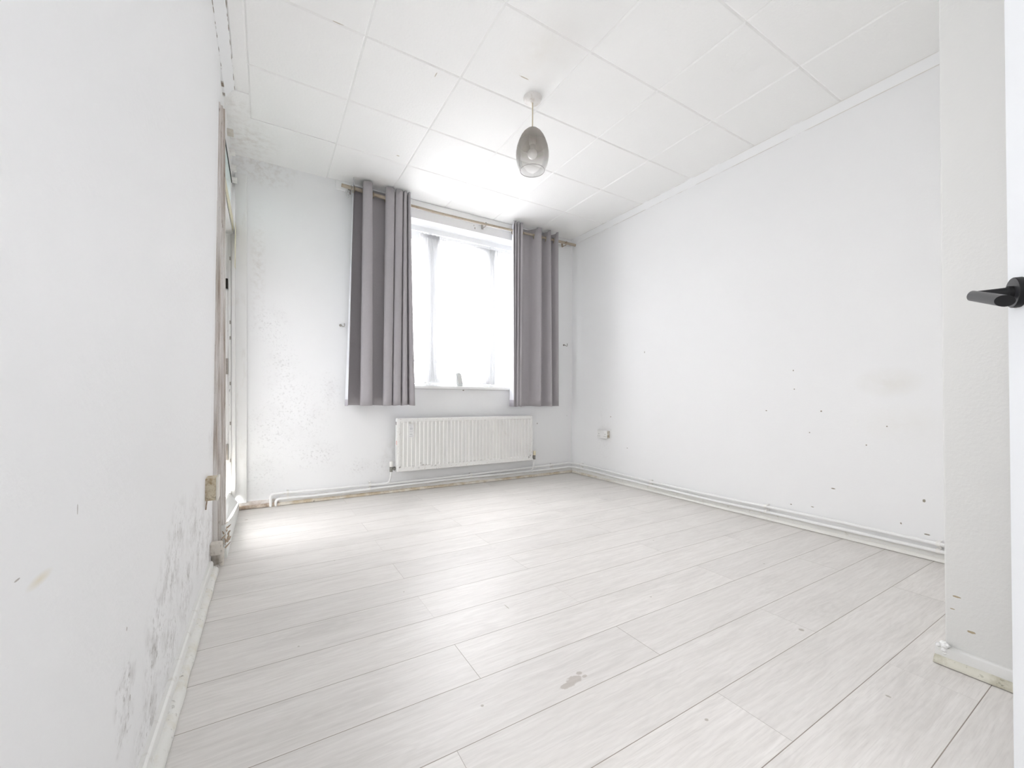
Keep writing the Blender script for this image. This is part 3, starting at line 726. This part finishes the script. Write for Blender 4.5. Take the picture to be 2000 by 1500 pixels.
b = MB(); b.lathe([(0,2.362),(.012,2.362),(.014,2.345),(.020,2.335),(.021,2.285),(.017,2.275),(0,2.275)], (PX,PY,0), 24); b.build('lamp_holder', m_roseplast, t)
b = MB(); b.lathe([(.013,2.278),(.014,2.258)]+[(.0295*math.sin(a),2.222+.0295*math.cos(a)) for a in [.5+(PI-.5)*k/10 for k in range(10)]]+[(0,2.1925)], (PX,PY,0), 28); b.build('light_bulb', m_bulb, t)

# ================================================================== CURTAIN POLE
YR = 3.452
def rodz(x):
    P = [(.494,2.478),(.62,2.474),(.80,2.464),(1.05,2.453),(1.316,2.447),(1.60,2.449),(1.83,2.453),(2.1,2.458),(2.3,2.461),(2.6,2.463),(2.858,2.466)]
    for (x0,z0),(x1,z1) in zip(P, P[1:]):
        if x <= x1: return z0+(z1-z0)*(x-x0)/(x1-x0)
    return P[-1][1]
t = thing('curtain_pole', 'thin sagging old brass curtain pole across the top of the window wall', 'curtain pole', (1.676, YR, 2.46))
b = MB(); n = 50; b.tube([(.60+(2.72-.60)*i/n, YR, rodz(.60+(2.72-.60)*i/n)) for i in range(n+1)], .0112, 16); b.build('pole', m_rod, t)
for x0, x1 in ((.494,.86),(2.60,2.858)):
    b = MB(); b.tube([(x0+(x1-x0)*i/8, YR, rodz(x0+(x1-x0)*i/8)) for i in range(9)], .0140, 16); b.build('pole_end', m_rodend, t)
for x in (.565, 1.77, 2.735):
    b = MB(); z = rodz(x); b.box((x-.010, YB-.021, z-.022), (x+.010, YB-.017, z+.030)); b.tube([(x,YB-.019,z-.016),(x,YR+.018,z-.020),(x,YR+.004,z-.018)], .0045, 8)
    b.torus((x,YR,z), .0165, .0022, (1,0,0), 18, 6); b.build('bracket', m_steel if x < 2 else m_rodend, t)

# ================================================================== GREY EYELET CURTAINS
def catmull(P, k=6):
    out = []
    for i in range(len(P)-1):
        p0, p1, p2, p3 = P[max(i-1,0)], P[i], P[i+1], P[min(i+2,len(P)-1)]
        for j in range(k):
            u = j/k
            out.append(tuple(.5*((2*b_)+(-a+c)*u+(2*a-5*b_+4*c-d)*u*u+(-a+3*b_-3*c+d)*u**3) for a,b_,c,d in zip(p0,p1,p2,p3)))
    out.append(tuple(P[-1])); return out
def curtain(pts, zt, zb, label, eyes, seed, group):
    t = thing('curtain', label, 'curtain', (sum(p[0] for p in pts)/len(pts), YR, zb), group)
    P = catmull(pts, 6); nz = 26; b = MB(); rows = []
    for i in range(nz+1):
        u = i/nz; row = []
        for j, (xt, yt, xb, yb) in enumerate(P):
            s_ = u**1.1
            x = xt+(xb-xt)*s_; y = yt+(yb-yt)*s_
            w_ = noise.noise(Vector((j*.06, u*2.0, seed)))*.004*min(1, u*3)
            z = zt+(zb-zt)*u
            if i == 0: z += .004*noise.noise(Vector((j*.21, 3, seed)))+ (.006 if y < YR-.03 else -.006)
            if i == nz: z += .006*noise.noise(Vector((j*.08, 9, seed)))
            row.append((x+w_*.5, y+w_, z))
        rows.append(row)
    b.grid(rows[::-1])
    o = b.build('cloth', [m_fabric, m_lining], t, smooth=75, recalc=False)
    md = o.modifiers.new('thickness', 'SOLIDIFY'); md.thickness = .0028; md.offset = -1; md.material_offset = 1; md.material_offset_rim = 0; md.use_even_offset = False
    for x, ax in eyes:
        b = MB(); b.torus((x, YR, rodz(x)-.0095), .0235, .0042, ax, 24, 8); b.build('eyelet', m_eyelet, t)
    return t
L_ = []
def H_(*a): L_.extend(a)
def F_(lt, rt, lb, rb, y=3.392):
    for f, dy in ((0,.035),(.03,.010),(.28,-.002),(.62,-.005),(.93,.006),(1.0,.030)):
        L_.append((lt+(rt-lt)*f, y+dy, lb+(rb-lb)*f, y+dy))
def B_(lt, rt, lb, rb, y=3.503):
    for f, dy in ((0,-.022),(.15,-.003),(.85,0),(1.0,-.02)):
        L_.append((lt+(rt-lt)*f, y+dy, lb+(rb-lb)*f, y+dy))
H_((.575,3.385,.549,3.385),(.583,3.44,.546,3.44),(.590,3.485,.542,3.485))
B_(.595,.666,.549,.666); F_(.650,.7235,.645,.740); B_(.732,.852,.750,.850); F_(.829,.902,.824,.893)
B_(.903,.909,.895,.900,3.478); F_(.907,.969,.896,.966); B_(.970,.977,.966,.974,3.478); F_(.973,1.001,.970,1.022); B_(1.003,1.009,1.022,1.030,3.478); F_(1.009,1.033,1.032,1.087)
H_((1.040,3.45,1.083,3.46))
G = 'grey curtains on the pole'
curtain(L_, 2.528, .742, 'grey eyelet curtain hanging left of the window, two broad dark folds', [(x,(1,a,0)) for x,a in ((.586,.2),(.660,-.3),(.733,.2),(.848,.9),(.906,0),(.972,0),(1.004,0))], 1.3, G)
R_pts = [(2.043,3.39,2.055,3.39),(2.066,3.44,2.062,3.44),(2.088,3.492,2.066,3.492),(2.094,3.485,2.077,3.487),(2.068,3.425,2.070,3.425),(2.060,3.404,2.060,3.404),(2.070,3.396,2.066,3.396),(2.080,3.400,2.076,3.400),
 (2.091,3.445,2.086,3.445),(2.096,3.445,2.092,3.445),(2.094,3.406,2.086,3.406),(2.104,3.396,2.100,3.396),(2.114,3.400,2.113,3.400),(2.124,3.445,2.119,3.445),(2.130,3.445,2.123,3.445),(2.129,3.406,2.118,3.406),(2.142,3.396,2.133,3.396),(2.154,3.400,2.146,3.400),(2.160,3.44,2.155,3.44),
 (2.190,3.485,2.190,3.485),(2.235,3.503,2.235,3.503),(2.285,3.494,2.280,3.492),(2.314,3.455,2.302,3.46),(2.343,3.416,2.336,3.42),(2.367,3.396,2.368,3.398),(2.378,3.401,2.378,3.403),
 (2.392,3.44,2.396,3.44),(2.425,3.485,2.428,3.485),(2.448,3.478,2.450,3.478),(2.468,3.43,2.480,3.43),(2.484,3.398,2.507,3.398),(2.493,3.402,2.519,3.402),
 (2.522,3.465,2.535,3.465),(2.548,3.472,2.556,3.472),(2.570,3.43,2.580,3.43),(2.590,3.40,2.601,3.40)]
curtain(R_pts, 2.526, .726, 'grey eyelet curtain hanging right of the window, nearest the room corner', [(x,(1,a,0)) for x,a in ((2.072,0),(2.092,0),(2.126,0),(2.172,.3),(2.318,-.9),(2.398,.2),(2.460,-.3),(2.562,-.3))], 4.7, G)

# ================================================================== NET CURTAINS
def netting(x0t, x1t, x0b, x1b, zt, zb, gathers, label, seed, yn):
    """gathers: [(f0,f1,amp,n)] along the width"""
    b = MB(); rows = []; nz, nx = 22, 260
    for i in range(nz+1):
        u = i/nz; row = []
        for j in range(nx+1):
            f = j/nx; a, ph = .004, f*60
            for g0, g1, am, k in gathers:
                if g0 <= f <= g1: a = am
                ph += 2*PI*k*max(0, min(1, (f-g0)/(g1-g0)))
            spread = (1+.35*u)
            y = yn + a*spread*(math.sin(ph+.6*math.sin(ph*.37+seed))+.5*noise.noise(Vector((f*30, u*.7, seed))))
            if u < .05: y = yn + .5*a*math.sin(ph*1.7)
            x = (x0t+(x1t-x0t)*f)*(1-u)+(x0b+(x1b-x0b)*f)*u
            z = zt+(zb-zt)*u + (.004*math.sin(ph*1.9)+.004*noise.noise(Vector((f*25,1,seed))) if i == 0 else 0) + (.004*noise.noise(Vector((f*8,2,seed))) if i == nz else 0)
            row.append((x, y, z))
        rows.append(row)
    b.grid(rows[::-1])
    # sewn heading band: a second layer of cloth at the top
    b.grid([[(p[0], p[1]-.003, z_) for p in rows[0]] for z_ in (zt-.034, zt-.004)])
    return tag(b.build('net_curtain', m_net, smooth=75, recalc=False), label, 'net curtain', 'net curtains in the window')
netting(1.178, 1.372, 1.165, 1.432, 2.305, .948, [(.05,.35,.008,5),(.35,1,.015,9)], 'sheer white net curtain bunched in the left part of the window', 1.1, 3.618)
netting(1.365, 2.27, 1.40, 2.27, 2.302, .944, [(0,.38,.004,7),(.42,.68,.015,12),(.7,1,.006,6)], 'sheer white net curtain across the middle and right of the window', 5.2, 3.648)
tag((lambda b: (b.tube([(WX0+.005,3.632,2.316),(1.3,3.632,2.300),(1.95,3.632,2.297),(WX1-.005,3.632,2.31)], .0022, 8), b.build('curtain_wire', m_upvc))[1])(MB()), 'thin white wire carrying the net curtains inside the window recess', 'wire')

# ================================================================== RADIATOR
RX0, RX1, RZ0, RZ1, RY = .946, 2.309, .187, .632, 3.442
t = thing('radiator', 'white ribbed wall radiator with rust spots below the window', 'radiator', ((RX0+RX1)/2, 3.47, RZ0))
b = MB(); NF = 37; m0 = .020; p_ = (RX1-RX0-2*m0)/NF
xsn = [(RX0,.008),(RX0+.003,.002),(RX0+.008,0)]
for k in range(NF):
    x = RX0+m0+k*p_
    xsn += [(x,0),(x+.14*p_,0),(x+.24*p_,1),(x+.84*p_,1),(x+.96*p_,0)]
xsn += [(RX1-.008,0),(RX1-.003,.002),(RX1,.008)]
zsn = [(RZ0,0),(RZ0+.034,0),(RZ0+.046,1),(RZ0+.060,1),(RZ1-.052,1),(RZ1-.040,1),(RZ1-.028,0),(RZ1-.006,0)]
rows = []
for z, a in zsn:
    rows.append([(x, RY+(d if d < .5 else 0)+(.0095*a if d == 1 else 0), z) for x, d in xsn])
rows.insert(0, [(x, RY+.010+(d if d < .5 else 0), RZ0-.004) for x, d in xsn]); rows.append([(x, RY+.006+(d if d < .5 else 0), RZ1) for x, d in xsn])
rows.append([(x, RY+.046, RZ1) for x, d in xsn]); rows.insert(0, [(x, RY+.046, RZ0-.004) for x, d in xsn])
b.grid(rows)
for j in (0, len(xsn)-1): b.face([r_[j] for r_ in rows])
bmesh.ops.remove_doubles(b.bm, verts=b.bm.verts, dist=1e-5)
b.build('panel', m_rad, t, smooth=30)
b = MB(); b.box((RX0-.003, RY+.010, RZ0+.002), (RX0+.0, RY+.046, RZ1-.004), bev=.001); b.box((RX0-.0035, RY+.018, RZ1-.055), (RX0-.0025, RY+.032, RZ1-.028), mi=1); b.box((RX0-.0038, RY+.004, RZ0+.225), (RX0-.0028, RY+.016, RZ0+.258), mi=2)
b.build('side_panel', [m_trim, m_dark, m_red], t)
for x in (1.2, 2.05):
    b = MB(); b.box((x-.02, RY+.044, RZ0+.05), (x+.02, YB-.0005, RZ1-.06)); b.build('wall_bracket', m_trim, t, smooth=0)
a = Vector((1.037,RY-.0012,.584)); ux = Vector((.052,0,.003)).normalized(); uz = Vector((-.10,0,1)).normalized()
b = MB()
def decal(x0, x1, z0, z1, y, mi):
    b.prism([a+ux*x+uz*z+Vector((0,y,0)) for x, z in ((x0,z0),(x1,z0),(x1,z1),(x0,z1))], (0,.0005,0), mi)
decal(0,.046,-.002,.0,0,0); decal(0,.046,-.075,0,0,0); decal(-.004,.040,-.115,-.078,0,0)
for x0, x1, z in ((.010,.038,-.012),(.014,.036,-.026),(.012,.036,-.036),(.012,.036,-.042),(.010,.036,-.048),(.008,.038,-.062)): decal(x0, x1, z-.003, z, -.0004, 1)
decal(.006,.030,-.094,-.088,-.0004,1); decal(.002,.034,-.108,-.104,-.0004,1)
b.build('paper_label', [m_sticker, m_stickgrey], t, smooth=0)
for sx, x0, x1, capm in ((-1, .905, RX0, m_capw), (1, 2.345, RX1, m_cap)):
    b = MB(); yv = 3.468
    b.tube([(x0,yv,.188),(x0,yv,.232)], .0125, 14); b.tube([(x0,yv,.213),(x1,yv,.213)], .0095, 14); b.tube([(x0+(x1-x0)*.45,yv,.213),(x0+(x1-x0)*.85,yv,.213)], .0155, 6)
    v = b.build('valve', m_brass, t)
    b = MB(); b.lathe([(0,.230),(.0125,.230),(.0145,.234),(.0145,.268),(.012,.273),(0,.273)], (x0,yv,0), 20); b.build('valve_cap', capm, v)

# ================================================================== HEATING PIPES
OFF = .033
def run(back, right, r=.0096):
    pts = [(x, YB-OFF, z) for x, z in back]
    cx, cy_ = XR-OFF, YB-OFF; zc = (back[-1][1]+right[0][1])/2
    for k in range(1, 8):
        a = k*PI/16; pts.append((cx-.07+.07*math.sin(a), cy_-.07+.07*math.cos(a), zc))
    return pts + [(cx, y, z) for y, z in right]
def elbow_start(x, z, r=.022):
    return [(x, YB-OFF, .001), (x, YB-OFF, z-r)] + [(x+r-r*math.cos(k*PI/12), YB-OFF, z-r+r*math.sin(k*PI/12)) for k in range(1, 7)]
t = thing('heating_pipe', 'upper of two white heating pipes running round the room above the skirting', 'pipe', (1.4, YB-OFF, .09), 'heating pipes along the skirting')
b = MB(); P = run([(.15,.094),(.30,.092),(.425,.090),(.90,.085),(1.3,.085),(1.56,.088),(2.1,.097),(2.48,.103),(2.79,.108)], [(3.42,.109),(3.23,.109),(2.80,.099),(2.446,.090),(2.40,.090),(1.9,.088),(1.473,.093),(1.1,.096),(.673,.093),(YS+.001,.092)])
b.tube(elbow_start(.040,.093)+P, .0096, 12); b.build('pipe', m_pipe, t)
b = MB(); b.tube([(.855,YB-OFF,.0853),(.884,YB-OFF-.001,.088),(.899,YB-OFF-.008,.100),(.904,YB-.050,.125),(.905,3.468,.165),(.905,3.468,.1875)], .0078, 12); b.build('branch_pipe', m_pipe, t)
t = thing('heating_pipe', 'lower of two white heating pipes running round the room above the skirting', 'pipe', (1.4, YB-OFF, .055), 'heating pipes along the skirting')
b = MB(); P = run([(.15,.051),(.30,.049),(.425,.049),(.90,.056),(1.3,.063),(1.56,.066),(2.1,.064),(2.48,.063),(2.79,.066)], [(3.42,.069),(3.23,.069),(2.80,.062),(2.446,.057),(1.9,.053),(1.473,.058),(1.1,.058),(.673,.057),(YS+.001,.056)])
b.tube(elbow_start(.073,.051)+P, .0096, 12); b.build('pipe', m_pipe, t)
b = MB(); b.tube([(2.27,YB-OFF,.0640),(2.315,YB-OFF-.004,.067),(2.338,YB-.046,.082),(2.345,YB-.058,.11),(2.345,3.468,.165),(2.345,3.468,.1875)], .0078, 12); b.build('branch_pipe', m_pipe, t)
def clip(p, n, z0, z1, label, boss=False):
    """saddle clip over both pipes at p on the wall, n into the room"""
    p, n = Vector((*p, 0)), Vector((*n, 0)); s_ = n.cross(Vector((0,0,1)))
    b = MB(); hw = .008
    for z in (z0, z1):
        pr = [(OFF+.0118*math.sin(a*PI/8), z+.0118*math.cos(a*PI/8)) for a in range(9)]
        pr = [(.016, z+.0118)]+pr+[(.016, z-.0118)]
        inn = [(.016, z-.0104)]+[(OFF+.0104*math.sin(a*PI/8), z+.0104*math.cos(a*PI/8)) for a in range(8,-1,-1)]+[(.016, z+.0104)]
        b.prism([p-s_*hw+n*a+Vector((0,0,h)) for a, h in pr+inn], s_*2*hw)
    b.prism([p-s_*hw*.9+n*a+Vector((0,0,h)) for a, h in ((-.002,z0-.012),(.018,z0-.012),(.018,z1+.012),(-.002,z1+.012))], s_*2*hw*.9)
    if boss: b.lathe([(0,0),(.009,0),(.009,.022),(.006,.028),(0,.028)], p+Vector((0,0,z1+.02)), 12, (s_, Vector((0,0,1)), n))
    tag(b.build('pipe_clip', m_clip), label, 'pipe clip', 'pipe clips holding the heating pipes')
for x, z0, z1, lb, bo in ((.150,.051,.094,'pipe clip on the back wall next to the pipe elbows by the balcony door',False),(.745,.053,.087,'pipe clip with a screw boss left of the radiator valve',True),(1.66,.066,.0895,'pipe clip under the middle of the radiator',False),(2.60,.064,.105,'pipe clip on the back wall just before the far room corner',False)):
    clip((x,YB), (0,-1), z0, z1, lb, bo)
for y, z0, z1, lb in ((3.36,.069,.109,'first pipe clip on the right wall after the far corner'),(2.446,.057,.090,'pipe clip on the right wall below and right of the double socket'),(1.485,.058,.093,'dirty pipe clip halfway along the right wall'),(.668,.057,.093,'pipe clip on the right wall nearest the return wall')):
    clip((XR,y), (-1,0), z0, z1, lb)

# ================================================================== SOCKETS AND SMALL FITTINGS
t = thing('wall_socket', 'white double wall socket with a grubby side on the right wall', 'socket', (XR, 3.02, .455))
b = MB(); b.box((XR-.038, 2.966, .421), (XR+.001, 3.082, .489), bev=.002); b.build('back_box', m_sockbox, t)
b = MB(); b.box((XR-.047, 2.957, .415), (XR-.0375, 3.091, .494), bev=.0025); b.build('faceplate', m_sock, t)
for k, y in enumerate((3.040, 3.006)):
    b = MB(); b.prism([(XR-.0468,y-.006,.463),(XR-.0505,y-.006,.466),(XR-.0485,y-.006,.485),(XR-.0468,y-.006,.486)], (0,.012,0)); b.build('rocker_switch', m_sock, t, smooth=0)
for y in (3.066, 2.980):
    b = MB()
    for dy, z, w_, h_ in ((0,.457,.004,.008),(-.0115,.436,.0065,.004),(.0115,.436,.0065,.004)): b.box((XR-.0476, y+dy-w_/2, z-h_/2), (XR-.0468, y+dy+w_/2, z+h_/2))
    b.build('pin_holes', m_dark, t, smooth=0)

t = thing('junction_box', 'yellowed old surface-mounted electrical box low on the left wall', 'electrical box', (XL, 2.2, .36))
b = MB(); b.box((XL-.001, 2.162, .362), (-.1765, 2.25, .456), bev=.004); b.build('back_box', m_oldbox, t)
b = MB(); b.box((-.178, 2.158, .359), (-.170, 2.254, .459), bev=.003); b.build('cover_plate', plain('aged_cream_plastic', (.80,.77,.70), .5, var=.12, vscale=40), t)
b = MB(); b.tube([(XL+.006,2.17,.363),(XL+.004,2.168,.345),(XL+.003,2.165,.325)], .0022, 6); b.build('cable_end', m_rust_wood, t)

t = thing('pipe_boxing', 'dusty painted pipe stub and box at the foot of the left wall', 'pipe box', (XL, 2.38, .0))
b = MB(); b.box((XL-.001, 2.362, .063), (-.168, 2.415, .118), bev=.006); b.build('box', m_oldpipe, t)
b = MB(); b.tube([(-.171,2.378,.090),(-.170,2.374,.078),(-.170,2.373,.050),(-.170,2.373,.012)], .0105, 14); b.build('pipe_stub', m_oldpipe, t)

def hook(x, z, label, flip):
    t = thing('curtain_hook', label, 'hook', (x, YB, z), 'tie-back hooks beside the curtains')
    b = MB(); b.lathe([(0,0),(.010,0),(.009,.005),(.004,.007),(0,.007)], (x, YB, z), 16, (Vector((1,0,0)), Vector((0,0,1)), Vector((0,-1,0)))); b.build('base', m_steel, t)
    b = MB(); f = flip
    b.tube([(x,YB-.005,z),(x+f*.004,YB-.022,z-.004),(x+f*.012,YB-.030,z-.014),(x+f*.022,YB-.030,z-.014),(x+f*.026,YB-.030,z-.002),(x+f*.024,YB-.030,z+.014)], [.003,.003,.003,.003,.003,.0035], 8); b.build('hook', m_steel, t)
hook(.510, 1.386, 'small tarnished metal hook in the wall left of the left curtain', 1)
hook(2.775, 1.387, 'small tarnished metal hook in the wall right of the right curtain', 1)

b = MB()
b.tube([(.548,3.512,2.486),(.546,3.505,2.466),(.536,3.50,2.445),(.538,3.50,2.425),(.552,3.50,2.412),(.557,3.50,2.425),(.548,3.50,2.437)], .0035, 8)
b.box((.536, 3.508, 2.452), (.566, 3.526, 2.480), bev=.004)
tag(b.build('cord_clip', m_clear), 'small clear plastic clip dangling under the left end of the white batten', 'clip')

# grey perforated grater-like box on the sill
t = thing('grater', 'small pale grey grater standing on the window sill', 'grater', (1.58, 3.575, .913))
def taper(x0b, x1b, x0t, x1t, y0, y1, z0, z1, bev):
    b = MB(); vs = b.box((x0b,y0,z0), (x1b,y1,z1))
    for v in vs[4:]:
        v.co.x = x0t if abs(v.co.x-x0b) < 1e-6 else x1t
        v.co.y = y0+.010 if abs(v.co.y-y0) < 1e-6 else y1
    bmesh.ops.bevel(b.bm, geom=list(b.bm.edges), offset=bev, segments=3, affect='EDGES'); return b
taper(1.536,1.602,1.530,1.580,3.560,3.605,.9132,1.044,.009).build('body', m_grater, t)
b = MB()
for i in range(9):
    z = .950+i*.0085; k = (z-.913)/.131
    for j in range(4):
        x = 1.551-.004*k+j*.0115*(1-.12*k)+(.004 if i%2 else 0); y = 3.560+.010*k
        b.prism([(x-.0035,y-.0004,z),(x,y-.0004,z-.0035),(x+.0035,y-.0004,z),(x,y-.0004,z+.0035)], (0,.003,0))
b.build('blade_holes', m_gratehole, t, smooth=0)
